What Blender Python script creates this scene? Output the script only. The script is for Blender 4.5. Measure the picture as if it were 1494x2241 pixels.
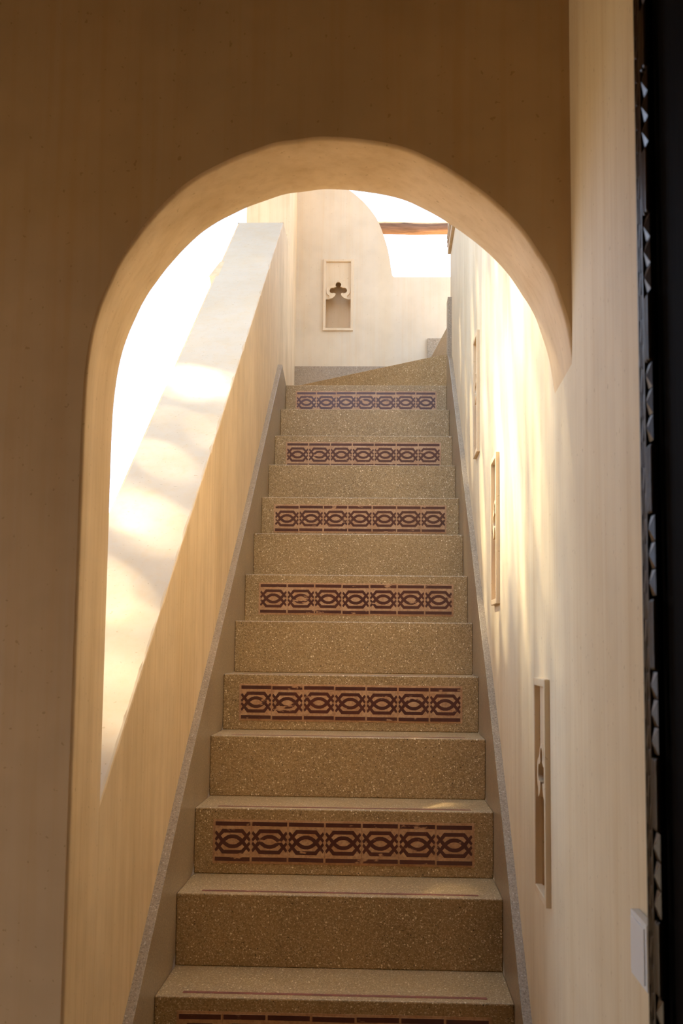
import bpy, bmesh, math, random
from mathutils import Vector, Matrix

sc = bpy.context.scene
col = sc.collection
for o in list(bpy.data.objects):
    bpy.data.objects.remove(o, do_unlink=True)

# ------------------------------------------------------------------ camera
CAM = Vector((0.5358, -2.9193, 0.8168))
YAW, PITCH, ROLL, FPX = 0.038493, 0.109469, 0.011132, 2658.1
f = Vector((-math.sin(YAW) * math.cos(PITCH), math.cos(YAW) * math.cos(PITCH), math.sin(PITCH)))
r = Vector((math.cos(YAW), math.sin(YAW), 0))
u = r.cross(f)
r2 = r * math.cos(ROLL) + u * math.sin(ROLL)
u2 = -r * math.sin(ROLL) + u * math.cos(ROLL)
cd = bpy.data.cameras.new('camera')
cam = bpy.data.objects.new('camera', cd)
col.objects.link(cam)
m3 = Matrix((r2, u2, -f)).transposed()
cam.matrix_world = Matrix.Translation(CAM) @ m3.to_4x4()
cd.sensor_fit = 'HORIZONTAL'
cd.sensor_width = 24.0
cd.lens = FPX / 1494.0 * 24.0
cd.clip_start = 0.05
cd.dof.use_dof = True
cd.dof.focus_distance = 4.6
cd.dof.aperture_fstop = 13.0
sc.camera = cam

# ------------------------------------------------------------------ sky, sun, exposure
SKY = (0.74, 0.95, 1.32)
SKY_STRENGTH = 2.45
SUN_STRENGTH = 49.0
SUN_COLOR = (1.0, 0.85, 0.58)
SUN_FROM = Vector((-0.42, 0.36, 0.83)).normalized()      # direction towards the sun
w = bpy.data.worlds.new('sky')
sc.world = w
w.use_nodes = True
bg = w.node_tree.nodes['Background']
bg.inputs['Color'].default_value = (*SKY, 1)
bg.inputs['Strength'].default_value = SKY_STRENGTH
sd = bpy.data.lights.new('sun', 'SUN')
sd.energy = SUN_STRENGTH
sd.color = SUN_COLOR
sd.angle = math.radians(1.9)
sun = bpy.data.objects.new('sun', sd)
col.objects.link(sun)
sun.rotation_euler = SUN_FROM.to_track_quat('Z', 'Y').to_euler()
sun.location = (-4, 4, 8)
vs = sc.view_settings
sc.display_settings.display_device = 'sRGB'
vs.view_transform = 'Standard'
vs.look = 'None'
vs.exposure = 0.35
vs.gamma = 1.0
vs.use_curve_mapping = False
sc.cycles.max_bounces = 9
sc.cycles.diffuse_bounces = 7
sc.cycles.use_adaptive_sampling = True
sc.cycles.adaptive_threshold = 0.03
sc.cycles.glossy_bounces = 4

# ------------------------------------------------------------------ materials
def new_mat(name):
    m = bpy.data.materials.new(name)
    m.use_nodes = True
    nt = m.node_tree
    b = nt.nodes['Principled BSDF']
    return m, nt, b

def nd(nt, typ, **kw):
    n = nt.nodes.new(typ)
    for k, v in kw.items():
        setattr(n, k, v)
    return n

def noise(nt, vec, scale, detail=4, rough=0.55):
    n = nd(nt, 'ShaderNodeTexNoise')
    n.inputs['Scale'].default_value = scale
    n.inputs['Detail'].default_value = detail
    n.inputs['Roughness'].default_value = rough
    nt.links.new(vec, n.inputs['Vector'])
    return n

def mapping(nt, vec, scale, rot=(0, 0, 0)):
    n = nd(nt, 'ShaderNodeMapping')
    n.inputs['Scale'].default_value = scale
    n.inputs['Rotation'].default_value = rot
    nt.links.new(vec, n.inputs['Vector'])
    return n.outputs['Vector']

def ramp(nt, fac, stops):
    n = nd(nt, 'ShaderNodeValToRGB')
    cr = n.color_ramp
    while len(cr.elements) < len(stops):
        cr.elements.new(0.5)
    for e, (p, c) in zip(cr.elements, stops):
        e.position = p
        e.color = (*c, 1) if len(c) == 3 else c
    nt.links.new(fac, n.inputs['Fac'])
    return n

def mix(nt, a, b, fac, mode='MIX'):
    n = nd(nt, 'ShaderNodeMix', data_type='RGBA', blend_type=mode)
    for sock, v in ((n.inputs[0], fac), (n.inputs[6], a), (n.inputs[7], b)):
        if isinstance(v, (int, float)):
            sock.default_value = v
        elif isinstance(v, tuple):
            sock.default_value = (*v, 1)
        else:
            nt.links.new(v, sock)
    return n.outputs[2]

def bump(nt, b, height, strength, dist=0.002):
    n = nd(nt, 'ShaderNodeBump')
    n.inputs['Strength'].default_value = strength
    n.inputs['Distance'].default_value = dist
    nt.links.new(height, n.inputs['Height'])
    nt.links.new(n.outputs['Normal'], b.inputs['Normal'])

def plaster(name, c, streak=0.16, mottle=0.14, rough=0.62, bstr=0.35, flat=False, pits=0.7):
    m, nt, b = new_mat(name)
    g = nd(nt, 'ShaderNodeNewGeometry').outputs['Position']
    sv = mapping(nt, g, (42, 42, 1.3))
    s1 = noise(nt, sv, 1.0, 3, 0.6)
    m1 = noise(nt, g, 2.3, 3, 0.6)
    m2 = noise(nt, g, 11.0, 2, 0.6)
    lo = tuple(x * (1 - streak) * y for x, y in zip(c, (1.0, 0.96, 0.90)))
    hi = tuple(min(1, x * (1 + streak * 0.45)) for x in c)
    a = ramp(nt, s1.outputs['Fac'], [(0.30, lo), (0.52, c), (0.72, hi)]).outputs['Color']
    if flat:
        a = c
    k = 1 - mottle
    d = ramp(nt, m1.outputs['Fac'], [(0.32, (k, k * 0.985, k * 0.96)), (0.66, (1, 1, 1))]).outputs['Color']
    e = ramp(nt, m2.outputs['Fac'], [(0.3, (1 - mottle * .4,) * 3), (0.6, (1, 1, 1))]).outputs['Color']
    a = mix(nt, a, d, 1.0, 'MULTIPLY')
    a = mix(nt, a, e, 1.0, 'MULTIPLY')
    br = noise(nt, mapping(nt, g, (7, 7, 0.7)), 1.0, 2, 0.6)
    k2 = 1 - streak * 1.1
    bs = ramp(nt, br.outputs['Fac'], [(0.34, (k2, k2 * 0.97, k2 * 0.91)), (0.56, (1, 1, 1))]).outputs['Color']
    a = mix(nt, a, bs, 1.0, 'MULTIPLY')
    # small dark pits
    v = noise(nt, g, 95.0, 1, 0.5)
    pit = ramp(nt, v.outputs['Fac'], [(0.235, (0.72, 0.66, 0.56)), (0.275, (1, 1, 1))]).outputs['Color']
    a = mix(nt, a, pit, pits, 'MULTIPLY')
    nt.links.new(a, b.inputs['Base Color'])
    b.inputs['Roughness'].default_value = rough
    b.inputs['Specular IOR Level'].default_value = 0.25
    f1 = noise(nt, mapping(nt, g, (60, 60, 6)), 1.0, 2, 0.65)
    f2 = noise(nt, g, 14, 2, 0.5)
    hmix = nd(nt, 'ShaderNodeMath', operation='ADD')
    nt.links.new(f1.outputs['Fac'], hmix.inputs[0])
    nt.links.new(f2.outputs['Fac'], hmix.inputs[1])
    bump(nt, b, hmix.outputs[0], bstr, 0.003)
    return m

def terrazzo(name, base, chip, dark, rough=0.42, amount=1.0):
    m, nt, b = new_mat(name)
    g = nd(nt, 'ShaderNodeNewGeometry').outputs['Position']
    wob = noise(nt, g, 70, 2)
    gv = mix(nt, g, wob.outputs['Color'], 0.010)
    v1 = nd(nt, 'ShaderNodeTexVoronoi'); v1.inputs['Scale'].default_value = 150
    nt.links.new(gv, v1.inputs['Vector'])
    v2 = nd(nt, 'ShaderNodeTexVoronoi'); v2.inputs['Scale'].default_value = 330
    nt.links.new(gv, v2.inputs['Vector'])
    big = noise(nt, g, 5, 4)
    fine = noise(nt, g, 190, 4, 0.75)
    lo = tuple(x * 0.80 for x in base)
    a = ramp(nt, big.outputs['Fac'], [(0.3, lo), (0.7, base)]).outputs['Color']
    ff = ramp(nt, fine.outputs['Fac'], [(0.32, (0.50, 0.47, 0.42)), (0.55, (1, 1, 1)), (0.72, (1.0, 1.0, 1.0))]).outputs['Color']
    a = mix(nt, a, ff, 1.0, 'MULTIPLY')
    # pale chips: cells whose random value is high, cut to a blob
    def chips(vor, lo_r, size, colour, a):
        sep = nd(nt, 'ShaderNodeSeparateColor')
        nt.links.new(vor.outputs['Color'], sep.inputs[0])
        pick = nd(nt, 'ShaderNodeMath', operation='GREATER_THAN')
        pick.inputs[1].default_value = lo_r
        nt.links.new(sep.outputs[0], pick.inputs[0])
        near = nd(nt, 'ShaderNodeMapRange')
        near.inputs['From Min'].default_value = size * 0.8
        near.inputs['From Max'].default_value = size
        near.inputs['To Min'].default_value = 1
        near.inputs['To Max'].default_value = 0
        nt.links.new(vor.outputs['Distance'], near.inputs['Value'])
        mu = nd(nt, 'ShaderNodeMath', operation='MULTIPLY')
        nt.links.new(pick.outputs[0], mu.inputs[0])
        nt.links.new(near.outputs[0], mu.inputs[1])
        mu2 = nd(nt, 'ShaderNodeMath', operation='MULTIPLY')
        nt.links.new(mu.outputs[0], mu2.inputs[0]); mu2.inputs[1].default_value = amount
        return mix(nt, a, colour, mu2.outputs[0])
    mid = tuple((x + y) / 2 for x, y in zip(base, chip))
    a = chips(v2, 0.60, 0.45, mid, a)
    a = chips(v1, 0.86, 0.34, chip, a)
    v3 = nd(nt, 'ShaderNodeTexVoronoi'); v3.inputs['Scale'].default_value = 210
    nt.links.new(gv, v3.inputs['Vector'])
    a = chips(v3, 0.93, 0.30, dark, a)
    nt.links.new(a, b.inputs['Base Color'])
    b.inputs['Roughness'].default_value = rough
    b.inputs['Specular IOR Level'].default_value = 0.4
    bump(nt, b, fine.outputs['Fac'], 0.12, 0.001)
    return m

M = {}
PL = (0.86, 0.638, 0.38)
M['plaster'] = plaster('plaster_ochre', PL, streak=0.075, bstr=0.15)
M['plaster_wall_shaded'] = plaster('plaster_arch_wall_shaded', (0.70, 0.508, 0.285), streak=0.02, mottle=0.14, bstr=0.08)  # same plaster with a darker colour that stands in for room shade
M['plaster_side'] = plaster('plaster_side_wall', (0.87, 0.735, 0.51), streak=0.05, mottle=0.10, bstr=0.10)
M['plaster_back'] = plaster('plaster_back_wall', (0.78, 0.655, 0.47), streak=0.01, mottle=0.13, bstr=0.06, pits=0.3)
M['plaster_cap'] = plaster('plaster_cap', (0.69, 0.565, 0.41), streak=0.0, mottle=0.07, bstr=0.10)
M['niche'] = plaster('niche_stucco', (0.78, 0.62, 0.41), streak=0.03, mottle=0.08)
M['terrazzo'] = terrazzo('terrazzo_tan', (0.49, 0.322, 0.143), (0.90, 0.75, 0.49), (0.07, 0.045, 0.025))
M['terrazzo_grey'] = terrazzo('terrazzo_grey', (0.42, 0.312, 0.19), (0.68, 0.57, 0.42), (0.14, 0.11, 0.09), rough=0.35, amount=0.55)

def tile_base():
    m, nt, b = new_mat('tile_terracotta')
    g = nd(nt, 'ShaderNodeNewGeometry').outputs['Position']
    n1 = noise(nt, g, 22, 4)
    n2 = noise(nt, g, 150, 3)
    a = ramp(nt, n1.outputs['Fac'], [(0.3, (0.50, 0.265, 0.125)), (0.68, (0.64, 0.40, 0.22))]).outputs['Color']
    c = ramp(nt, n2.outputs['Fac'], [(0.3, (0.75, 0.7, 0.65)), (0.55, (1, 1, 1))]).outputs['Color']
    nt.links.new(mix(nt, a, c, 1.0, 'MULTIPLY'), b.inputs['Base Color'])
    b.inputs['Roughness'].default_value = 0.38
    bump(nt, b, n2.outputs['Fac'], 0.1, 0.001)
    return m

def tile_dark():
    m, nt, b = new_mat('tile_oxblood_glaze')
    g = nd(nt, 'ShaderNodeNewGeometry').outputs['Position']
    n0 = noise(nt, g, 7, 2)
    n1 = noise(nt, g, 60, 4, 0.6)
    n2 = noise(nt, mapping(nt, g, (18, 18, 46)), 1.0, 4, 0.6)
    base = ramp(nt, n0.outputs['Fac'], [(0.3, (0.040, 0.009, 0.009)), (0.70, (0.105, 0.026, 0.016))]).outputs['Color']
    a = mix(nt, base, (0.13, 0.05, 0.035), n1.outputs['Fac'])
    wear = ramp(nt, n2.outputs['Fac'], [(0.63, (0, 0, 0)), (0.68, (1, 1, 1))]).outputs['Color']
    nt.links.new(mix(nt, a, (0.52, 0.29, 0.15), wear), b.inputs['Base Color'])
    b.inputs['Roughness'].default_value = 0.28
    return m

def simple(name, c, rough=0.5, spec=0.5, var=0.1, scale=8, stretch=(1, 1, 1), bstr=0.0):
    m, nt, b = new_mat(name)
    g = nd(nt, 'ShaderNodeNewGeometry').outputs['Position']
    n1 = noise(nt, mapping(nt, g, stretch), scale, 5, 0.6)
    lo = tuple(x * (1 - var) for x in c)
    hi = tuple(min(1, x * (1 + var)) for x in c)
    nt.links.new(ramp(nt, n1.outputs['Fac'], [(0.3, lo), (0.7, hi)]).outputs['Color'], b.inputs['Base Color'])
    b.inputs['Roughness'].default_value = rough
    b.inputs['Specular IOR Level'].default_value = spec
    if bstr:
        bump(nt, b, n1.outputs['Fac'], bstr, 0.004)
    return m

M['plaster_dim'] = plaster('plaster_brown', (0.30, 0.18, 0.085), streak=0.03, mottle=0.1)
M['tile'] = tile_base()
M['glaze'] = tile_dark()
M['red_strip'] = simple('red_inlay', (0.24, 0.075, 0.045), 0.4, 0.4, 0.35, 40)
M['door'] = simple('dark_stained_wood', (0.030, 0.017, 0.008), 0.28, 0.5, 0.5, 6, (30, 30, 2), 0.25)
M['door_matte'] = simple('dark_matte_wood', (0.005, 0.0035, 0.0025), 0.8, 0.03, 0.5, 6, (30, 30, 2), 0.25)
M['log'] = simple('weathered_log', (0.24, 0.13, 0.075), 0.75, 0.2, 0.45, 5, (1.5, 16, 16), 0.9)
M['switch'] = simple('white_plastic', (0.80, 0.80, 0.77), 0.4, 0.5, 0.02)
M['stone'] = simple('pale_carved_stone', (0.62, 0.46, 0.28), 0.6, 0.3, 0.15, 18, (1, 1, 1), 0.3)
M['ground'] = simple('dark_paving', (0.13, 0.11, 0.09), 0.9, 0.1, 0.15, 2)
M['floor'] = simple('floor_stone', (0.16, 0.11, 0.065), 0.5, 0.3, 0.12, 3)
M['leaf'] = simple('green_leaf', (0.09, 0.14, 0.035), 0.6, 0.3, 0.3, 3)
M['bark'] = simple('brown_bark', (0.12, 0.08, 0.05), 0.9, 0.1, 0.3, 5, (4, 4, 1), 0.5)
M['ceiling'] = simple('ceiling_wood', (0.16, 0.08, 0.03), 0.8, 0.1, 0.08, 3)

# ------------------------------------------------------------------ helpers
def mesh_obj(name, verts, faces, mat, parent=None, smooth=False, mats=None, fmat=None):
    me = bpy.data.meshes.new(name)
    me.from_pydata([tuple(v) for v in verts], [], faces)
    for mm in (mats or [mat]):
        me.materials.append(mm)
    if fmat:
        for p, k in zip(me.polygons, fmat):
            p.material_index = k
    bm = bmesh.new(); bm.from_mesh(me)
    bmesh.ops.recalc_face_normals(bm, faces=bm.faces)
    bm.to_mesh(me); bm.free()
    if smooth:
        for p in me.polygons:
            p.use_smooth = True
    o = bpy.data.objects.new(name, me)
    col.objects.link(o)
    if parent:
        o.parent = parent
    return o

def bm_obj(name, bm, mat, parent=None, smooth=False):
    bmesh.ops.recalc_face_normals(bm, faces=bm.faces)
    me = bpy.data.meshes.new(name)
    bm.to_mesh(me); bm.free()
    me.materials.append(mat)
    if smooth:
        for p in me.polygons:
            p.use_smooth = True
    o = bpy.data.objects.new(name, me)
    col.objects.link(o)
    if parent:
        o.parent = parent
    return o

def box_bm(x0, x1, y0, y1, z0, z1, bev=0.0, seg=2, bm=None):
    own = bmesh.new()
    vs_ = [own.verts.new(p) for p in ((x0, y0, z0), (x1, y0, z0), (x1, y1, z0), (x0, y1, z0), (x0, y0, z1), (x1, y0, z1), (x1, y1, z1), (x0, y1, z1))]
    for q in ((0, 3, 2, 1), (4, 5, 6, 7), (0, 1, 5, 4), (1, 2, 6, 5), (2, 3, 7, 6), (3, 0, 4, 7)):
        own.faces.new([vs_[i] for i in q])
    if bev:
        bmesh.ops.bevel(own, geom=list(own.edges), offset=bev, segments=seg, affect='EDGES', profile=0.5)
    if bm is None:
        return own
    me = bpy.data.meshes.new('t'); own.to_mesh(me); own.free()
    bm.from_mesh(me); bpy.data.meshes.remove(me)
    return bm

def box(name, x0, x1, y0, y1, z0, z1, mat, parent=None, bev=0.0):
    return bm_obj(name, box_bm(x0, x1, y0, y1, z0, z1, bev), mat, parent)

def prism_bm(poly, axis, a, b, bev=0.0, bm=None):
    """extrude a 2-D polygon along an axis; the other two axes keep their order"""
    own = bmesh.new()
    def P(q, t):
        p = list(q); p.insert('xyz'.index(axis), t); return p
    A = [own.verts.new(P(q, a)) for q in poly]
    B = [own.verts.new(P(q, b)) for q in poly]
    own.faces.new(A); own.faces.new(B[::-1])
    n = len(poly)
    for i in range(n):
        own.faces.new((A[i], B[i], B[(i + 1) % n], A[(i + 1) % n]))
    bmesh.ops.recalc_face_normals(own, faces=own.faces)
    if bev:
        bmesh.ops.bevel(own, geom=list(own.edges), offset=bev, segments=2, affect='EDGES', profile=0.5)
    bmesh.ops.triangulate(own, faces=[q for q in own.faces if len(q.verts) > 4])
    if bm is None:
        return own
    me = bpy.data.meshes.new('t'); own.to_mesh(me); own.free()
    bm.from_mesh(me); bpy.data.meshes.remove(me)
    return bm

def prism(name, poly, axis, a, b, mat, parent=None, bev=0.0):
    return bm_obj(name, prism_bm(poly, axis, a, b, bev), mat, parent)

def empty(name, loc=(0, 0, 0)):
    o = bpy.data.objects.new(name, None)
    col.objects.link(o)
    o.location = loc
    return o

def tag(o, label=None, cat=None, group=None, kind=None):
    if label: o['label'] = label
    if cat: o['category'] = cat
    if group: o['group'] = group
    if kind: o['kind'] = kind
    return o

def struct(o, label, cat):
    return tag(o, label, cat, kind='structure')

# ------------------------------------------------------------------ dimensions (metres)
H, D, W = 0.18, 0.27287, 0.83484       # riser, going, clear stair width
XL, XR = -0.022, 0.855                 # plaster faces either side of the stair
FLOOR, CEIL = -0.72, 2.55
XW = -1.5                              # far left wall of the entry room
RY = -4.6                              # rear wall of the entry room
rnd = random.Random(7)

def yf(x): return -0.735 - 0.108 * (x - XL)     # entry-room face of the arch wall
def yb(x): return -0.511 - 0.100 * (x - XL)     # stair face of the arch wall

# ------------------------------------------------------------------ arch wall
PROFILE = [(-0.0228, FLOOR), (-0.0228, 0.3), (-0.0228, 0.9), (-0.0226, 1.20), (-0.0205, 1.30), (-0.012, 1.38), (0.003, 1.440), (0.031, 1.508), (0.060, 1.555),
           (0.099, 1.604), (0.136, 1.642), (0.174, 1.671), (0.236, 1.703), (0.311, 1.727), (0.375, 1.7365), (0.42, 1.738), (0.470, 1.734),
           (0.552, 1.713), (0.600, 1.691), (0.648, 1.662), (0.705, 1.618), (0.749, 1.574), (0.783, 1.529), (0.814, 1.473), (0.834, 1.418),
           (0.846, 1.372), (0.855, 1.311)]
def catmull(pts, per):
    out = []
    n = len(pts)
    for i in range(n - 1):
        p0 = pts[max(i - 1, 0)]; p1 = pts[i]; p2 = pts[i + 1]; p3 = pts[min(i + 2, n - 1)]
        for k in range(per):
            t = k / per
            out.append(tuple(0.5 * ((2 * b) + (-a + c) * t + (2 * a - 5 * b + 4 * c - d) * t * t + (-a + 3 * b - 3 * c + d) * t ** 3)
                             for a, b, c, d in zip(p0, p1, p2, p3)))
    out.append(pts[-1])
    return out
curve = PROFILE[:3] + catmull(PROFILE[3:], 5)
cv = []
for (x, z) in curve:                       # hand-trowelled wobble
    j = 0.0012 * math.sin(z * 37 + x * 21) + 0.0008 * math.sin(z * 91 + x * 63)
    cv.append((x + (j if x < XR - 1e-4 and z > 1.5 else 0), z + (j if z > 1.45 else 0)))
curve = cv
N = len(curve)
def nrm(i):
    a = curve[max(i - 1, 0)]; b = curve[min(i + 1, N - 1)]
    dx, dz = b[0] - a[0], b[1] - a[1]
    l = math.hypot(dx, dz) or 1
    return (-dz / l, dx / l)                # away from the opening
verts, faces = [], []
R = 0.007
rings = []
def ring(off, fy, dz=0.0):
    ids = []
    last = -9.0
    for i, (x, z) in enumerate(curve):
        nx, nz = nrm(i)
        X = max(min(x + nx * off, XR + 0.004), last + (1e-6 if i > 3 else 0))
        last = X
        verts.append((X, fy(X), z + nz * off - dz))
        ids.append(len(verts) - 1)
    rings.append(ids)
ring(R, lambda x: yf(x))
ring(R * 0.3, lambda x: yf(x) + R * 0.3)
ring(0, lambda x: yf(x) + R)
for t in (0.2, 0.4, 0.6, 0.8):
    ring(0.0, lambda x, t=t: yf(x) * (1 - t) + yb(x) * t, 0.008 * t)
ring(0, lambda x: yb(x) - R, 0.008)
ring(R * 0.3, lambda x: yb(x) - R * 0.3, 0.008)
ring(R, lambda x: yb(x), 0.008)
for a, b in zip(rings[:-1], rings[1:]):
    for i in range(N - 1):
        faces.append((a[i], a[i + 1], b[i + 1], b[i]))
nsoft = len(faces)
# plane faces around the opening, front and back
def plane(ids, fy, far):
    out = []
    lefts = []
    top = []
    for k in ids:
        x, _, z = verts[k]
        verts.append((x, fy(x), CEIL)); top.append(len(verts) - 1)
    spring = 3
    for i in range(spring, N - 1):
        faces.append((ids[i], ids[i + 1], top[i + 1], top[i]))
    for k in ids[:spring + 1]:
        verts.append((XW, fy(XW), verts[k][2])); lefts.append(len(verts) - 1)
    for i in range(spring):
        faces.append((ids[i], ids[i + 1], lefts[i + 1], lefts[i]))
    verts.append((XW, fy(XW), CEIL)); tl = len(verts) - 1
    faces.append((ids[spring], top[spring], tl, lefts[spring]))
    return tl
plane(rings[0], yf, 0)
plane(rings[-1], yb, 0)
aw = mesh_obj('wall_front', verts, faces, None, mats=[M['plaster_wall_shaded'], M['plaster']], fmat=[1 if i < nsoft else 0 for i in range(len(faces))])  # flat faces take the shade-darkened colour, soffit the brighter plaster
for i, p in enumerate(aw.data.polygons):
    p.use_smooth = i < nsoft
# top closing strip and roof over the entry room
struct(aw, 'ochre plastered wall pierced by the rounded arch over the stairs', 'wall')

# ------------------------------------------------------------------ entry room shell
struct(box('floor', XW - 0.3, XR + 0.3, RY - 0.25, -0.82, FLOOR - 0.1, FLOOR, M['floor']), 'stone floor of the entry room below the stairs', 'floor')
struct(prism('ceiling', [(XW - 0.3, RY - 0.25), (XR + 0.3, RY - 0.25), (XR + 0.3, yb(XR + 0.3)), (XW - 0.3, yb(XW - 0.3))], 'z', CEIL, CEIL + 0.2, M['ceiling']),
       'dark wooden ceiling over the entry room', 'ceiling')

def wall_x(name, x0, x1, ys, zs, holes, mat):
    """wall slab between two x planes on a y/z grid, leaving out rectangular holes"""
    ys = sorted(set(ys) | {h[0] for h in holes} | {h[1] for h in holes})
    zs = sorted(set(zs) | {h[2] for h in holes} | {h[3] for h in holes})
    vs_, fs = [], []
    idx = {}
    def V(x, y, z):
        k = (x, y, z)
        if k not in idx:
            idx[k] = len(vs_); vs_.append(k)
        return idx[k]
    def solid(i, j):
        if i < 0 or j < 0 or i >= len(ys) - 1 or j >= len(zs) - 1:
            return False
        yc = (ys[i] + ys[i + 1]) / 2; zc = (zs[j] + zs[j + 1]) / 2
        return not any(h[0] < yc < h[1] and h[2] < zc < h[3] for h in holes)
    for i in range(len(ys) - 1):
        for j in range(len(zs) - 1):
            if not solid(i, j):
                continue
            y0, y1, z0, z1 = ys[i], ys[i + 1], zs[j], zs[j + 1]
            for x in (x0, x1):
                fs.append((V(x, y0, z0), V(x, y1, z0), V(x, y1, z1), V(x, y0, z1)))
            if not solid(i - 1, j): fs.append((V(x0, y0, z0), V(x1, y0, z0), V(x1, y0, z1), V(x0, y0, z1)))
            if not solid(i + 1, j): fs.append((V(x0, y1, z0), V(x1, y1, z0), V(x1, y1, z1), V(x0, y1, z1)))
            if not solid(i, j - 1): fs.append((V(x0, y0, z0), V(x1, y0, z0), V(x1, y1, z0), V(x0, y1, z0)))
            if not solid(i, j + 1): fs.append((V(x0, y0, z1), V(x1, y0, z1), V(x1, y1, z1), V(x0, y1, z1)))
    return mesh_obj(name, vs_, fs, mat)

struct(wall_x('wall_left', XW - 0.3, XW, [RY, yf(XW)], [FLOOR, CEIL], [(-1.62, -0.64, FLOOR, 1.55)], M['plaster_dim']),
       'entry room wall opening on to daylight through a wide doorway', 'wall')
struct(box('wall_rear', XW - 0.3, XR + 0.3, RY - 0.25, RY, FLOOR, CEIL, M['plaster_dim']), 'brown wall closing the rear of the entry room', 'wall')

# ------------------------------------------------------------------ niches: opening sizes
NW, NH, NP, NFR = 0.180, 0.437, 0.011, 0.016      # outer width, height, projection, frame width
ND = 0.100                                        # depth of the recess
iw, ih = NW - 2 * NFR, NH - 2 * NFR
# (centre along the wall, bottom z) on the side wall
SIDE_NICHES = [(1.385, 1.497), (0.640, 0.940), (-0.410, 0.318)]
holes = [(c - iw / 2 - 0.004, c + iw / 2 + 0.004, z + NFR - 0.004, z + NH - NFR + 0.004) for c, z in SIDE_NICHES]
struct(wall_x('wall_right', XR, XR + 0.28, [RY, 3.30], [FLOOR, 4.25], holes, M['plaster_side']),
       'tall pale plaster wall on the niche side of the stairs', 'wall')

# ------------------------------------------------------------------ stair parapet with sloping cap, and the pier at its head
CY0, CZ0, CY1, CZ1 = -0.511, 0.511, 3.225, 3.016
XO = -0.262
K = (CZ1 - CZ0) / (CY1 - CY0)
verts, faces = [], []
NS = 150
rows = []
Y0 = yb(XL) - 0.03
for i in range(NS + 1):
    y = Y0 + (CY1 - Y0) * i / NS
    z = CZ0 + K * (y - CY0)
    chip = 0.0008 * math.sin(y * 41) + rnd.uniform(-1, 1) * 0.0011
    if rnd.random() < 0.06: chip -= rnd.uniform(0.001, 0.004)
    R2 = 0.006 - chip
    xl = XL - (0.0025 if i == 0 else 0.0)
    row = [(xl, y, FLOOR), (xl, y, z - R2 + chip), (XL - R2 * 0.3, y, z - R2 * 0.3 + chip), (XL - R2, y, z),
           (XO + 0.01, y, z), (XO + 0.003, y, z - 0.003), (XO, y, z - 0.01), (XO, y, FLOOR)]
    base = len(verts); verts += row
    rows.append([base + k for k in range(8)])
for a, b in zip(rows[:-1], rows[1:]):
    for k in range(7):
        faces.append((a[k], a[k + 1], b[k + 1], b[k]))
faces.append(tuple(rows[0]))
n1 = len(faces)
# flat head and tall pier
prof = [(CY1, FLOOR), (CY1, CZ1), (3.60, CZ1), (3.60, 4.3), (4.33, 4.3), (4.33, FLOOR)]
b0 = len(verts)
for (y, z) in prof: verts.append((XL, y, z))
for (y, z) in prof: verts.append((XO, y, z))
n = len(prof)
faces += [(b0, b0 + 1, b0 + 2, b0 + 5), (b0 + 2, b0 + 3, b0 + 4, b0 + 5), (b0 + n, b0 + n + 1, b0 + n + 2, b0 + n + 5), (b0 + n + 2, b0 + n + 3, b0 + n + 4, b0 + n + 5)]
for i in range(1, n):
    j = (i + 1) % n
    faces.append((b0 + i, b0 + j, b0 + n + j, b0 + n + i))
# small spur on the outer face
y0, y1, xs = 2.425, 2.62, -0.284
def zc(y): return CZ0 + K * (y - CY0)
b0 = len(verts)
for y in (y0, y1):
    xx = xs if y == y0 else XO - 0.001
    verts += [(XO + 0.02, y, zc(y) + 0.0005), (xx, y, zc(y) + 0.0005), (xx + 0.012, y, zc(y) - 0.05), (XO + 0.02, y, zc(y) - 0.05)]
faces += [(b0, b0 + 1, b0 + 2, b0 + 3), (b0 + 4, b0 + 5, b0 + 6, b0 + 7), (b0, b0 + 1, b0 + 5, b0 + 4), (b0 + 1, b0 + 2, b0 + 6, b0 + 5), (b0 + 2, b0 + 3, b0 + 7, b0 + 6)]
capf = {7 * i + 3 for i in range(NS)} | {7 * i + 2 for i in range(NS)}
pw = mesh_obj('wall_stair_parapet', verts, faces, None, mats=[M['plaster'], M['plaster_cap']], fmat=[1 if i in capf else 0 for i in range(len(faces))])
struct(pw, 'plaster stair parapet with broad sloping sun-dappled top', 'wall')

# ------------------------------------------------------------------ back wall with the scooped outline
BY = 4.13
NBX, NBZ = 0.2305, 2.674                  # niche centre and bottom
CUT = [(0.20, 3.600), (0.301, 3.533), (0.350, 3.492), (0.389, 3.453), (0.428, 3.405), (0.459, 3.357), (0.484, 3.300), (0.497, 3.262), (0.512, 3.215), (0.524, 3.172),
       (0.536, 3.110), (0.543, 3.063), (0.549, 3.026), (0.553, 3.012), (0.562, 3.004)]
hx0, hx1, hz0, hz1 = NBX - iw / 2 - 0.004, NBX + iw / 2 + 0.004, NBZ + NFR - 0.004, NBZ + NH - NFR + 0.004
cutc = catmull(CUT, 4)
xs = [(-0.15, 3.80), (XL, 3.72), (hx0, 3.655)] + [(x, z) for x, z in cutc] + [(0.9, 3.004), (2.4, 3.004)]
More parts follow.
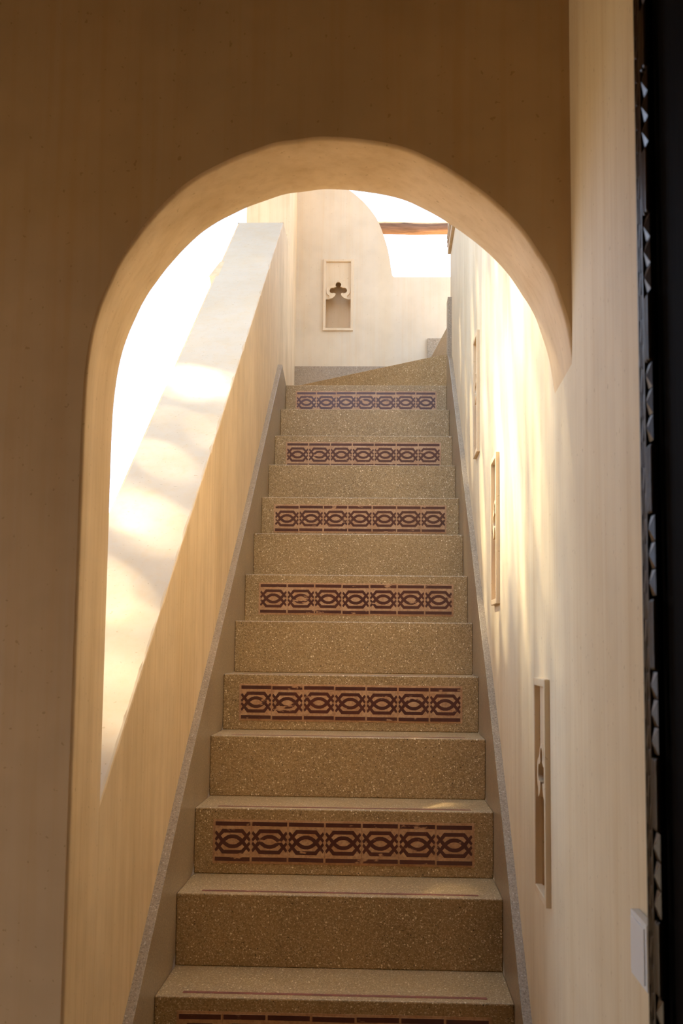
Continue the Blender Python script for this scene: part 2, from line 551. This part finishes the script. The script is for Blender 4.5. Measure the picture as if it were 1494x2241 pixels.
# tops at the niche's right side
def top_at(x):
    for (xa, za), (xb, zb) in zip(xs[:-1], xs[1:]):
        if xa <= x <= xb:
            return za + (zb - za) * (x - xa) / max(xb - xa, 1e-9)
    return xs[-1][1]
cols_ = sorted({x for x, _ in xs} | {hx1})
verts, faces = [], []
TH = 0.20
def quad4(a, b, c, d):
    k = len(verts); verts.extend((a, b, c, d)); faces.append((k, k + 1, k + 2, k + 3))
B0 = 1.9
for xa, xb in zip(cols_[:-1], cols_[1:]):
    za, zb = top_at(xa), top_at(xb)
    spans = [((B0, B0), (za, zb))]
    if xa >= hx0 - 1e-6 and xb <= hx1 + 1e-6:
        spans = [((B0, B0), (hz0, hz0)), ((hz1, hz1), (za, zb))]
        quad4((xa, BY, hz0), (xb, BY, hz0), (xb, BY + TH, hz0), (xa, BY + TH, hz0))
        quad4((xa, BY, hz1), (xb, BY, hz1), (xb, BY + TH, hz1), (xa, BY + TH, hz1))
        # the wall goes on behind the recess
        quad4((xa, BY + TH, hz0), (xb, BY + TH, hz0), (xb, BY + TH, hz1), (xa, BY + TH, hz1))
    for (l0, l1), (t0, t1) in spans:
        for y in (BY, BY + TH):
            quad4((xa, y, l0), (xb, y, l1), (xb, y, t1), (xa, y, t0))
    quad4((xa, BY, za), (xb, BY, zb), (xb, BY + TH, zb), (xa, BY + TH, za))
for x in (hx0, hx1):
    quad4((x, BY, hz0), (x, BY + TH, hz0), (x, BY + TH, hz1), (x, BY, hz1))
bw = mesh_obj('wall_back', verts, faces, M['plaster_back'])
bm = bmesh.new(); bm.from_mesh(bw.data)
bmesh.ops.remove_doubles(bm, verts=bm.verts, dist=1e-5)
bmesh.ops.recalc_face_normals(bm, faces=bm.faces)
bm.to_mesh(bw.data); bm.free()
struct(bw, 'pale plaster wall with a scooped top at the head of the stairs', 'wall')

# ------------------------------------------------------------------ skirtings
SK = 0.200
def skirt_poly(y_end):
    return
k = H / D
S0 = -0.90
def nz(y): return k * y
left_poly = [(S0, FLOOR), (S0, nz(S0) + 0.17), (-0.15, nz(-0.15) + 0.175), (0.5, nz(0.5) + 0.200), (1.8, nz(1.8) + 0.185), (3.05, nz(3.05) + 0.205), (3.30, 2.165), (3.30, 1.95)]
struct(prism('trim_1', left_poly, 'x', XL - 0.01, 0.0, M['terrazzo_grey'], bev=0.0015), 'grey terrazzo skirting climbing beside the sloping parapet', 'skirting')
right_poly = [(S0, FLOOR), (S0, nz(S0) + 0.13), (-0.15, nz(-0.15) + 0.125), (0.25, nz(0.25) + 0.170), (0.8, nz(0.8) + 0.208), (1.6, nz(1.6) + 0.217), (3.08, nz(3.08) + 0.225),
              (3.18, 2.30), (3.18, 2.604), (3.296, 2.604), (3.296, 1.95)]
struct(prism('trim_2', right_poly, 'x', W, XR + 0.01, M['terrazzo_grey'], bev=0.0015), 'grey terrazzo skirting climbing below the side niches', 'skirting')
struct(prism('trim_3', [(XL, 2.0), (XL, 2.456), (0.762, 2.456), (0.762, 2.626), (1.8, 2.626), (1.8, 2.0)], 'y', BY - 0.018, BY + 0.01, M['terrazzo_grey'], bev=0.0015),
       'stepped grey terrazzo skirting along the wall behind the top steps', 'skirting')

# ------------------------------------------------------------------ staircase: each step a part, each tile a sub-part
stair = empty('staircase', (W / 2, 0, FLOOR))
tag(stair, 'straight tan terrazzo staircase with patterned tile bands on alternate risers', 'staircase')
OFF = Vector((W / 2, 0, FLOOR))
def sub(o, parent):
    """parent keeping the world-space coordinates of the mesh"""
    o.parent = parent
    p = parent
    loc = Vector((0, 0, 0))
    while p is not None:
        loc += Vector(p.location); p = p.parent
    o.location = -loc
    return o

TW, THT = 0.1030, 0.112
def tile_mesh():
    vs_, fs, fm = [], [], []
    def addbox(x0, x1, z0, z1, y0, y1, mi):
        b = len(vs_)
        vs_.extend([(x0, y0, z0), (x1, y0, z0), (x1, y1, z0), (x0, y1, z0), (x0, y0, z1), (x1, y0, z1), (x1, y1, z1), (x0, y1, z1)])
        for q in ((0, 3, 2, 1), (4, 5, 6, 7), (0, 1, 5, 4), (1, 2, 6, 5), (2, 3, 7, 6), (3, 0, 4, 7)):
            fs.append(tuple(b + i for i in q)); fm.append(mi)
    e = 0.0012
    addbox(-TW / 2 + e, TW / 2 - e, e, THT - e, -0.0030, 0.006, 0)
    yy = -0.0030
    def U(uu): return -TW / 2 + e + uu * (TW - 2 * e)
    def V(vv): return e + vv * (THT - 2 * e)
    lvl = [0]
    def stroke(pts, t):
        lvl[0] += 1
        y = yy - 0.00025 - 0.00002 * lvl[0]
        P = [Vector((U(a), V(b))) for a, b in pts]
        L, Rr = [], []
        for i, p in enumerate(P):
            d1 = (P[i] - P[i - 1]).normalized() if i else (P[1] - P[0]).normalized()
            d2 = (P[i + 1] - P[i]).normalized() if i < len(P) - 1 else d1
            n1 = Vector((-d1.y, d1.x)); n2 = Vector((-d2.y, d2.x))
            mm = (n1 + n2).normalized()
            s = t / 2 / max(mm.dot(n1), 0.5)
            L.append(p + mm * s); Rr.append(p - mm * s)
        lo, hi = U(0.004), U(0.996)
        for i in range(len(P) - 1):
            b = len(vs_)
            for q in (L[i], L[i + 1], Rr[i + 1], Rr[i]):
                vs_.append((min(max(q.x, lo), hi), y, q.y))
            for q in (L[i], L[i + 1], Rr[i + 1], Rr[i]):
                vs_.append((min(max(q.x, lo), hi), yy + 0.0005, q.y))
            fs.append((b, b + 1, b + 2, b + 3)); fm.append(1)
            fs.append((b, b + 1, b + 5, b + 4)); fm.append(1)
            fs.append((b + 2, b + 3, b + 7, b + 6)); fm.append(1)
    t = 0.0104
    c = 0.495
    for s in (1, -1):
        f_ = lambda v: c + s * v
        stroke([(0.0, f_(-0.235)), (0.20, f_(-0.03)), (0.29, f_(0.055)), (0.37, f_(0.103)), (0.45, f_(0.124)), (0.55, f_(0.124)), (0.63, f_(0.103)), (0.71, f_(0.055)), (0.80, f_(-0.03)), (1.0, f_(-0.235))], t)
        stroke([(0.0, f_(0.03)), (0.235, f_(0.262)), (0.765, f_(0.262)), (1.0, f_(0.03))], t)
        stroke([(0.015, f_(0.44)), (0.985, f_(0.44))], t * 1.08)
    me = bpy.data.meshes.new('tile')
    me.from_pydata(vs_, [], fs)
    me.materials.append(M['tile']); me.materials.append(M['glaze'])
    for p, i in zip(me.polygons, fm): p.material_index = i
    return me
TILE = tile_mesh()
STRIP = None
X0T = (W - 7 * TW) / 2
def make_step(i, tiled):
    y, z = i * D, i * H
    bm = box_bm(0.0, W, y, y + D + (0.02 if i < 12 else 0.0), max(z - H, FLOOR), z, 0.0035, 2)
    st = bm_obj('step', bm, M['terrazzo'])
    me = st.data
    me.transform(Matrix.Translation((-W / 2, -y, -z)))
    st.location = Vector((W / 2, y, z)) - OFF
    st.parent = stair
    # thin red inlay behind the nosing
    s = bm_obj('nosing_strip', box_bm(-W / 2 + 0.06, W / 2 - 0.06, 0.030, 0.046, -0.003, 0.0006), M['red_strip'], st)
    if tiled:
        # clay setting bed
        bm = box_bm(-7 * TW / 2 - 0.004, 7 * TW / 2 + 0.004, -0.0012, 0.004, -0.035 - THT - 0.004, -0.035 + 0.004)
        bm_obj('setting_bed', bm, M['tile'], st)
        for t in range(7):
            o = bpy.data.objects.new('tile', TILE)
            col.objects.link(o)
            o.parent = st
            o.location = (-7 * TW / 2 + TW * (t + 0.5), rnd.uniform(-0.0004, 0.0004), -0.035 - THT)
            o.rotation_euler = (0, rnd.uniform(-0.006, 0.006), 0)
            if rnd.random() < 0.5:
                o.rotation_euler.y += math.pi
                o.location.z += THT
    return st
for i in range(-3, 13):
    make_step(i, i % 2 == 0)
# top landing and winders
def winder(name, poly, z):
    o = prism(name, poly, 'z', z - H, z, M['terrazzo'], bev=0.003)
    return sub(o, stair)
winder('landing', [(XL + 0.001, 13 * D - 0.005), (XR + 0.5, 13 * D - 0.005), (XR + 0.5, BY - 0.001), (XL + 0.001, BY - 0.001)], 12 * H)
winder('winder_step', [(0.853, 3.304), (1.8, 3.304), (1.8, BY - 0.002), (XL + 0.005, BY - 0.002)], 13 * H)
winder('winder_step', [(0.858, 3.304), (1.8, 3.304), (1.8, BY - 0.002), (0.785, BY - 0.002)], 14 * H)

# ------------------------------------------------------------------ niches
def trefoil(hw):
    """lower edge of the tracery plate from left to right, local (u, v); v = 0 is the inner sill"""
    pts = []
    vb = 0.177
    def arc(cx, cy, rad, a0, a1, n):
        for q in range(n + 1):
            a = math.radians(a0 + (a1 - a0) * q / n)
            pts.append((cx + rad * math.cos(a), cy + rad * math.sin(a)))
    pts.append((-hw, vb))
    for q in range(1, 7):                   # ogee cusp sweeping up to the neck
        t = q / 6
        pts.append((-hw + 0.010 + (hw - 0.026) * math.sin(t * math.pi / 2), vb + 0.034 * (1 - math.cos(t * math.pi / 2))))
    arc(-0.035, 0.2295, 0.0172, -62, -290, 14)
    arc(0.0, 0.2645, 0.0170, 222, -42, 14)
    arc(0.035, 0.2295, 0.0172, 110, -118, 14)
    for q in range(6, 0, -1):
        t = q / 6
        pts.append((hw - 0.010 - (hw - 0.026) * math.sin(t * math.pi / 2), vb + 0.034 * (1 - math.cos(t * math.pi / 2))))
    pts.append((hw, vb))
    return pts

def plate_mesh(name, outline, w0, w1, holes_=()):
    cu = bpy.data.curves.new(name, 'CURVE')
    cu.dimensions = '2D'
    cu.fill_mode = 'BOTH'
    cu.extrude = abs(w1 - w0) / 2
    cu.bevel_depth = 0.0
    for loop in (outline, *holes_):
        sp = cu.splines.new('POLY')
        sp.points.add(len(loop) - 1)
        for q, (a, b) in zip(sp.points, loop):
            q.co = (a, b, 0, 1)
        sp.use_cyclic_u = True
    o = bpy.data.objects.new(name, cu)
    col.objects.link(o)
    dg = bpy.context.evaluated_depsgraph_get()
    me = bpy.data.meshes.new_from_object(o.evaluated_get(dg))
    bpy.data.objects.remove(o, do_unlink=True)
    me.transform(Matrix.Translation((0, 0, (w0 + w1) / 2)))
    me.name = name
    return me

hw = iw / 2
low = trefoil(hw)
# local axes: u across, v up (0 = bottom of frame), w out of the wall (0 = wall face)
plate = plate_mesh('tracery', [(a, b + NFR) for a, b in low] + [(hw, NH - NFR), (-hw, NH - NFR)], -0.010, -0.001)
# raised moulding that follows the trefoil
outer = []
def arc2(cx, cy, rad, a0, a1, n):
    for q in range(n + 1):
        a = math.radians(a0 + (a1 - a0) * q / n)
        outer.append((cx + rad * math.cos(a), cy + rad * math.sin(a) + NFR))
arc2(0.037, 0.226, 0.0335, -62, 84, 12)
arc2(0.0, 0.259, 0.0305, 18, 162, 12)
arc2(-0.037, 0.226, 0.0335, 96, 242, 12)
hood_low = [(a, b + NFR) for a, b in low if abs(a) < hw - 0.004]
hood = plate_mesh('hood_mould', hood_low + outer, -0.002, 0.0065)
bm = bmesh.new()
box_bm(-NW / 2, -hw, 0, 0.01, 0, 1, bm=bm); bm.clear()
def fbox(u0, u1, v0, v1, w0, w1):
    box_bm(u0, u1, v0, v1, w0, w1, 0.0018, 2, bm=bm)
fbox(-NW / 2, -hw, 0, NH, -0.004, NP)
fbox(hw, NW / 2, 0, NH, -0.004, NP)
fbox(-hw - 0.003, hw + 0.003, 0, NFR, -0.004, NP)
fbox(-hw - 0.003, hw + 0.003, NH - NFR, NH, -0.004, NP)
frame = bpy.data.meshes.new('frame'); bm.to_mesh(frame); bm.free()
# recess lining (open towards the room)
a, b, c0, c1 = hw + 0.003, ND, NFR - 0.003, NH - NFR + 0.003
vv = [(-a, c0, -b), (a, c0, -b), (a, c1, -b), (-a, c1, -b), (-a, c0, 0), (a, c0, 0), (a, c1, 0), (-a, c1, 0)]
lining = bpy.data.meshes.new('recess')
lining.from_pydata(vv, [], [(0, 1, 2, 3), (0, 4, 5, 1), (1, 5, 6, 2), (2, 6, 7, 3), (3, 7, 4, 0)])
for me in (plate, hood, frame, lining):
    me.materials.clear(); me.materials.append(M['niche'])
def niche(mat4, label):
    t = empty('wall_niche')
    t.matrix_world = mat4
    tag(t, label, 'niche', 'trefoil wall niches')
    for nm, me in (('frame', frame), ('tracery', plate), ('hood_mould', hood), ('recess', lining)):
        o = bpy.data.objects.new(nm, me)
        col.objects.link(o); o.parent = t
    return t
# back wall: u = +x, v = +z, w = -y
niche(Matrix(((1, 0, 0, NBX), (0, 0, -1, BY), (0, 1, 0, NBZ), (0, 0, 0, 1))), 'framed trefoil niche facing the stairs in the scooped back wall')
names = ['uppermost framed niche on the side wall above the stair skirting', 'middle framed niche on the side wall, with a chipped inner edge',
         'lowest framed niche on the side wall, nearest the arch']
for (cy_, z), nm in zip(SIDE_NICHES, names):
    # side wall: u = -y, v = +z, w = -x
    niche(Matrix(((0, 0, -1, XR), (-1, 0, 0, cy_), (0, 1, 0, z), (0, 0, 0, 1))), nm)

# ------------------------------------------------------------------ carved band high on the side wall
cb = empty('trim_4', (XR, 2.9, 2.868))
tag(cb, 'carved pale stone band projecting from the top of the side wall', 'cornice', kind='structure')
sub(box('band_body', XR - 0.015, XR, 2.35, 3.298, 2.868, 3.45, M['stone'], bev=0.002), cb)
for q in range(3):
    z = 2.905 + q * 0.022
    sub(box('fillet', XR - 0.0185 - 0.001 * q, XR - 0.014, 2.352, 3.296, z, z + 0.010, M['stone'], bev=0.001), cb)
for q in range(9):
    y = 2.42 + q * 0.10
    sub(prism('carved_lozenge', [(y, 3.05), (y + 0.04, 3.12), (y, 3.19), (y - 0.04, 3.12)], 'x', XR - 0.020, XR - 0.014, M['stone'], bev=0.001), cb)

# ------------------------------------------------------------------ log beam
bm = bmesh.new()
NR, NL = 18, 26
ringsb = []
for i in range(NL + 1):
    t = i / NL
    x = 0.40 + (1.75 - 0.40) * t
    ringv = []
    for q in range(NR):
        a = 2 * math.pi * q / NR
        rr = 0.0385 * (1 + 0.05 * math.sin(3 * a + t * 9) + 0.03 * math.sin(7 * a + t * 23) + rnd.uniform(-0.02, 0.02))
        ringv.append(bm.verts.new((x, 4.225 + rr * math.cos(a), 3.337 - 0.004 * t + 0.003 * math.sin(t * 21) + rr * math.sin(a))))
    ringsb.append(ringv)
for a, b in zip(ringsb[:-1], ringsb[1:]):
    for q in range(NR):
        bm.faces.new((a[q], a[(q + 1) % NR], b[(q + 1) % NR], b[q]))
bm.faces.new(ringsb[0][::-1]); bm.faces.new(ringsb[-1])
lg = bm_obj('log_beam', bm, M['log'], smooth=True)
tag(lg, 'weathered brown log beam spanning the gap above the back wall', 'beam')

# ------------------------------------------------------------------ round poles added out of view to cut sky light on the back wall
pg = empty('added_pergola', (0.4, 2.9, 4.25))
tag(pg, 'unseen round log poles added to cut sky light above the upper flight', 'added_pergola')
def pole(name, p, q, rad, n=12, seg=8):
    bm = bmesh.new()
    p, q = Vector(p), Vector(q)
    ax = (q - p).normalized(); s_ = ax.orthogonal().normalized(); t_ = ax.cross(s_)
    rs = []
    for i in range(seg + 1):
        c = p.lerp(q, i / seg)
        rr = rad * rnd.uniform(0.93, 1.05)
        rs.append([bm.verts.new(c + (s_ * math.cos(2 * math.pi * j / n) + t_ * math.sin(2 * math.pi * j / n)) * rr) for j in range(n)])
    for a, b in zip(rs[:-1], rs[1:]):
        for j in range(n):
            bm.faces.new((a[j], a[(j + 1) % n], b[(j + 1) % n], b[j]))
    bm.faces.new(rs[0][::-1]); bm.faces.new(rs[-1])
    return sub(bm_obj(name, bm, M['log'], smooth=True), pg)
pole('rail', (-0.14, 1.5, 4.35), (-0.14, 4.3, 4.35), 0.05)
pole('rail', (0.98, 1.5, 4.30), (0.98, 3.28, 4.30), 0.05)
for q in range(9):
    pole('pole', (-0.35, 1.62 + 0.32 * q, 4.44), (1.25, 1.62 + 0.32 * q, 4.40), 0.065)

# ------------------------------------------------------------------ light switch box
sw = empty('light_switch', (XR, -1.40, 0.455))
tag(sw, 'white light switch box on the side wall beside the carved door', 'light switch')
ZS, YS = 0.456, -1.378
sub(box('switch_box', XR - 0.011, XR, YS - 0.048, YS + 0.046, ZS - 0.042, ZS + 0.036, M['switch'], bev=0.0012), sw)
sub(box('rocker', XR - 0.013, XR - 0.010, YS - 0.040, YS + 0.038, ZS - 0.036, ZS + 0.030, M['switch'], bev=0.001), sw)

# ------------------------------------------------------------------ carved door leaf folded against the side wall
door = empty('carved_door', (0.815, -2.1, FLOOR))
tag(door, 'dark carved wooden door leaf folded back against the side wall', 'door')
DX, DY = 0.790, -1.700                     # carved face and far edge
DZ0, DZ1 = FLOOR + 0.02, 1.72
sub(box('door_board', DX + 0.012, 0.848, DY - 0.80, DY - 0.001, DZ0, DZ1, M['door_matte'], bev=0.003), door)
sub(box('edge_stile', DX, DX + 0.014, DY - 0.030, DY, DZ0, DZ1, M['door_matte'], bev=0.003), door)
sub(box('corner_bead', DX - 0.0012, DX + 0.002, DY - 0.003, DY + 0.0006, DZ0, DZ1, M['door'], bev=0.001), door)
sub(box('inner_bead', DX - 0.0018, DX + 0.002, DY - 0.0295, DY - 0.0245, DZ0, DZ1, M['door'], bev=0.0012), door)
sub(box('inner_stile', DX - 0.004, DX + 0.014, DY - 0.80, DY - 0.30, DZ0, DZ1, M['door'], bev=0.003), door)
# carved chain along the stile: groups of pyramids and plain reeded bars
STUD = bpy.data.meshes.new('stud')
a, a2 = 0.0125, 0.008
STUD.from_pydata([(0, -a2, -a), (0, a2, -a), (0, a2, a), (0, -a2, a), (-0.0045, 0, 0)], [], [(0, 1, 4), (1, 2, 4), (2, 3, 4), (3, 0, 4), (0, 3, 2, 1)])
STUD.materials.append(M['door'])
def link_part(name, me, loc, parent, rot=(0, 0, 0)):
    o = bpy.data.objects.new(name, me)
    col.objects.link(o); o.parent = parent
    o.location = Vector(loc) - Vector(parent.location)
    o.rotation_euler = rot
    return o
REED = box_bm(-0.0030, 0.004, -0.0035, 0.0035, -0.034, 0.034, 0.0025, 2)
me = bpy.data.meshes.new('reed'); REED.to_mesh(me); REED.free(); REED = me; REED.materials.append(M['door'])
GRO = box_bm(-0.0018, 0.0018, -0.0019, 0.0019, -0.024, 0.024, 0.0012, 2)
me = bpy.data.meshes.new('carved_ridge'); GRO.to_mesh(me); GRO.free(); GRO = me; GRO.materials.append(M['door'])
z = DZ0 + 0.08
PER = 0.150
while z < DZ1 - 0.08:
    for q in range(3):
        link_part('stud', STUD, (DX + 0.001, DY - 0.044, z + q * 0.0262), door)
    for s in (-0.006, 0.004):
        link_part('reed', REED, (DX + 0.001, DY - 0.040 + s, z + 0.0785 + 0.022), door)
    for q in range(6):
        link_part('carved_ridge', GRO, (DX + 0.0004, DY - 0.0125 - 0.002 * (q % 2), z - 0.01 + q * 0.0255), door, (rnd.uniform(0.20, 0.34), 0, 0))
    z += PER

# ------------------------------------------------------------------ outdoors
gv = [(-40, -40), (40, -40), (40, 40), (-40, 40)]
struct(box('ground', -40, 40, -40, 40, FLOOR - 0.4, FLOOR - 0.12, M['ground']), 'dark paved ground around the building', 'ground')

# tree beyond the parapet: its crown lets spots of sun through to the sloping cap
tree = empty('leafy_tree', (-4.2, 3.6, FLOOR - 0.12))
tag(tree, 'leafy green tree standing beyond the sloping parapet', 'tree')
TC = Vector((-0.14, 1.2, 1.6)) + SUN_FROM * 5.0
bm = bmesh.new()
def limb(p, q, r0, r1, n=8):
    p, q = Vector(p), Vector(q)
    ax = (q - p).normalized()
    s = ax.orthogonal().normalized(); t = ax.cross(s)
    A = [bm.verts.new(p + (s * math.cos(2 * math.pi * i / n) + t * math.sin(2 * math.pi * i / n)) * r0) for i in range(n)]
    B = [bm.verts.new(q + (s * math.cos(2 * math.pi * i / n) + t * math.sin(2 * math.pi * i / n)) * r1) for i in range(n)]
    for i in range(n):
        bm.faces.new((A[i], A[(i + 1) % n], B[(i + 1) % n], B[i]))
    bm.faces.new(A[::-1]); bm.faces.new(B)
base = Vector((-4.2, 3.6, FLOOR - 0.12)); fork = Vector((-3.9, 3.5, 3.2))
limb(base, fork, 0.20, 0.14, 12)
for q in range(7):
    e = TC + Vector((rnd.uniform(-1.5, 1.5), rnd.uniform(-1.6, 1.6), rnd.uniform(-0.2, 0.8)))
    limb(fork, e, 0.09, 0.03)
sub(bm_obj('trunk', bm, M['bark']), tree)
# sun spots wanted on the cap: (x, y, half width x, half length y)
SPOTS = [(-0.17, 1.38, 0.07, 0.075), (-0.08, 1.30, 0.07, 0.055), (-0.20, 1.04, 0.045, 0.030), (-0.055, 0.98, 0.045, 0.035), (-0.195, 0.785, 0.04, 0.035),
         (-0.07, 0.635, 0.05, 0.035), (-0.235, 0.555, 0.05, 0.035), (-0.10, 0.43, 0.075, 0.055), (-0.24, 0.30, 0.03, 0.03), (-0.11, 0.165, 0.10, 0.06), (-0.20, 0.14, 0.05, 0.035), (-0.09, -0.055, 0.075, 0.04), (-0.07, -0.20, 0.06, 0.04), (-0.05, -0.33, 0.04, 0.035)]
vs_, fs = [], []
e1 = SUN_FROM.orthogonal().normalized(); e2 = SUN_FROM.cross(e1)
def on_cap(p):
    # follow the sunbeam from p to the plane of the cap
    den = SUN_FROM.z - K * SUN_FROM.y
    t = (p.z - (CZ0 + K * (p.y - CY0))) / den
    return p - SUN_FROM * t
count = 0
while count < 30000:
    a_, b_ = rnd.uniform(-2.6, 2.6), rnd.uniform(-2.9, 2.9)
    if (a_ / 2.6) ** 2 + (b_ / 2.9) ** 2 > 1: continue
    p = TC + e1 * a_ + e2 * b_ + SUN_FROM * rnd.uniform(-0.7, 0.7)
    c = on_cap(p)
    if any(((c.x - sx) / (hx + 0.05)) ** 2 + ((c.y - sy) / (hy + 0.036)) ** 2 < 1 for sx, sy, hx, hy in SPOTS): continue
    # thinner foliage where the sun filters through on to the tall side wall
    t_ = (XR - p.x) / SUN_FROM.x
    q_ = p + SUN_FROM * t_
    g_ = math.exp(-((q_.y - 0.3) / 1.75) ** 2 - ((q_.z - 1.5) / (0.85 if q_.z < 1.5 else 1.3)) ** 2) ** 0.7
    l = rnd.uniform(0.08, 0.11) * (1 - g_) + rnd.uniform(0.032, 0.041) * g_; wd = l * 0.55
    d1 = Vector((rnd.gauss(0, 1), rnd.gauss(0, 1), rnd.gauss(0, 0.5))).normalized()
    n_ = (SUN_FROM + Vector((rnd.gauss(0, .5), rnd.gauss(0, .5), rnd.gauss(0, .5)))).normalized()
    d2 = n_.cross(d1).normalized()
    d1 = d2.cross(n_)
    k0 = len(vs_)
    vs_ += [p - d1 * l, p + d2 * wd + d1 * 0.1 * l, p + d1 * l, p - d2 * wd + d1 * 0.1 * l]
    fs.append((k0, k0 + 1, k0 + 2, k0 + 3))
    count += 1
cr = mesh_obj('crown', vs_, fs, M['leaf'])
tag(cr, kind='stuff')
sub(cr, tree)
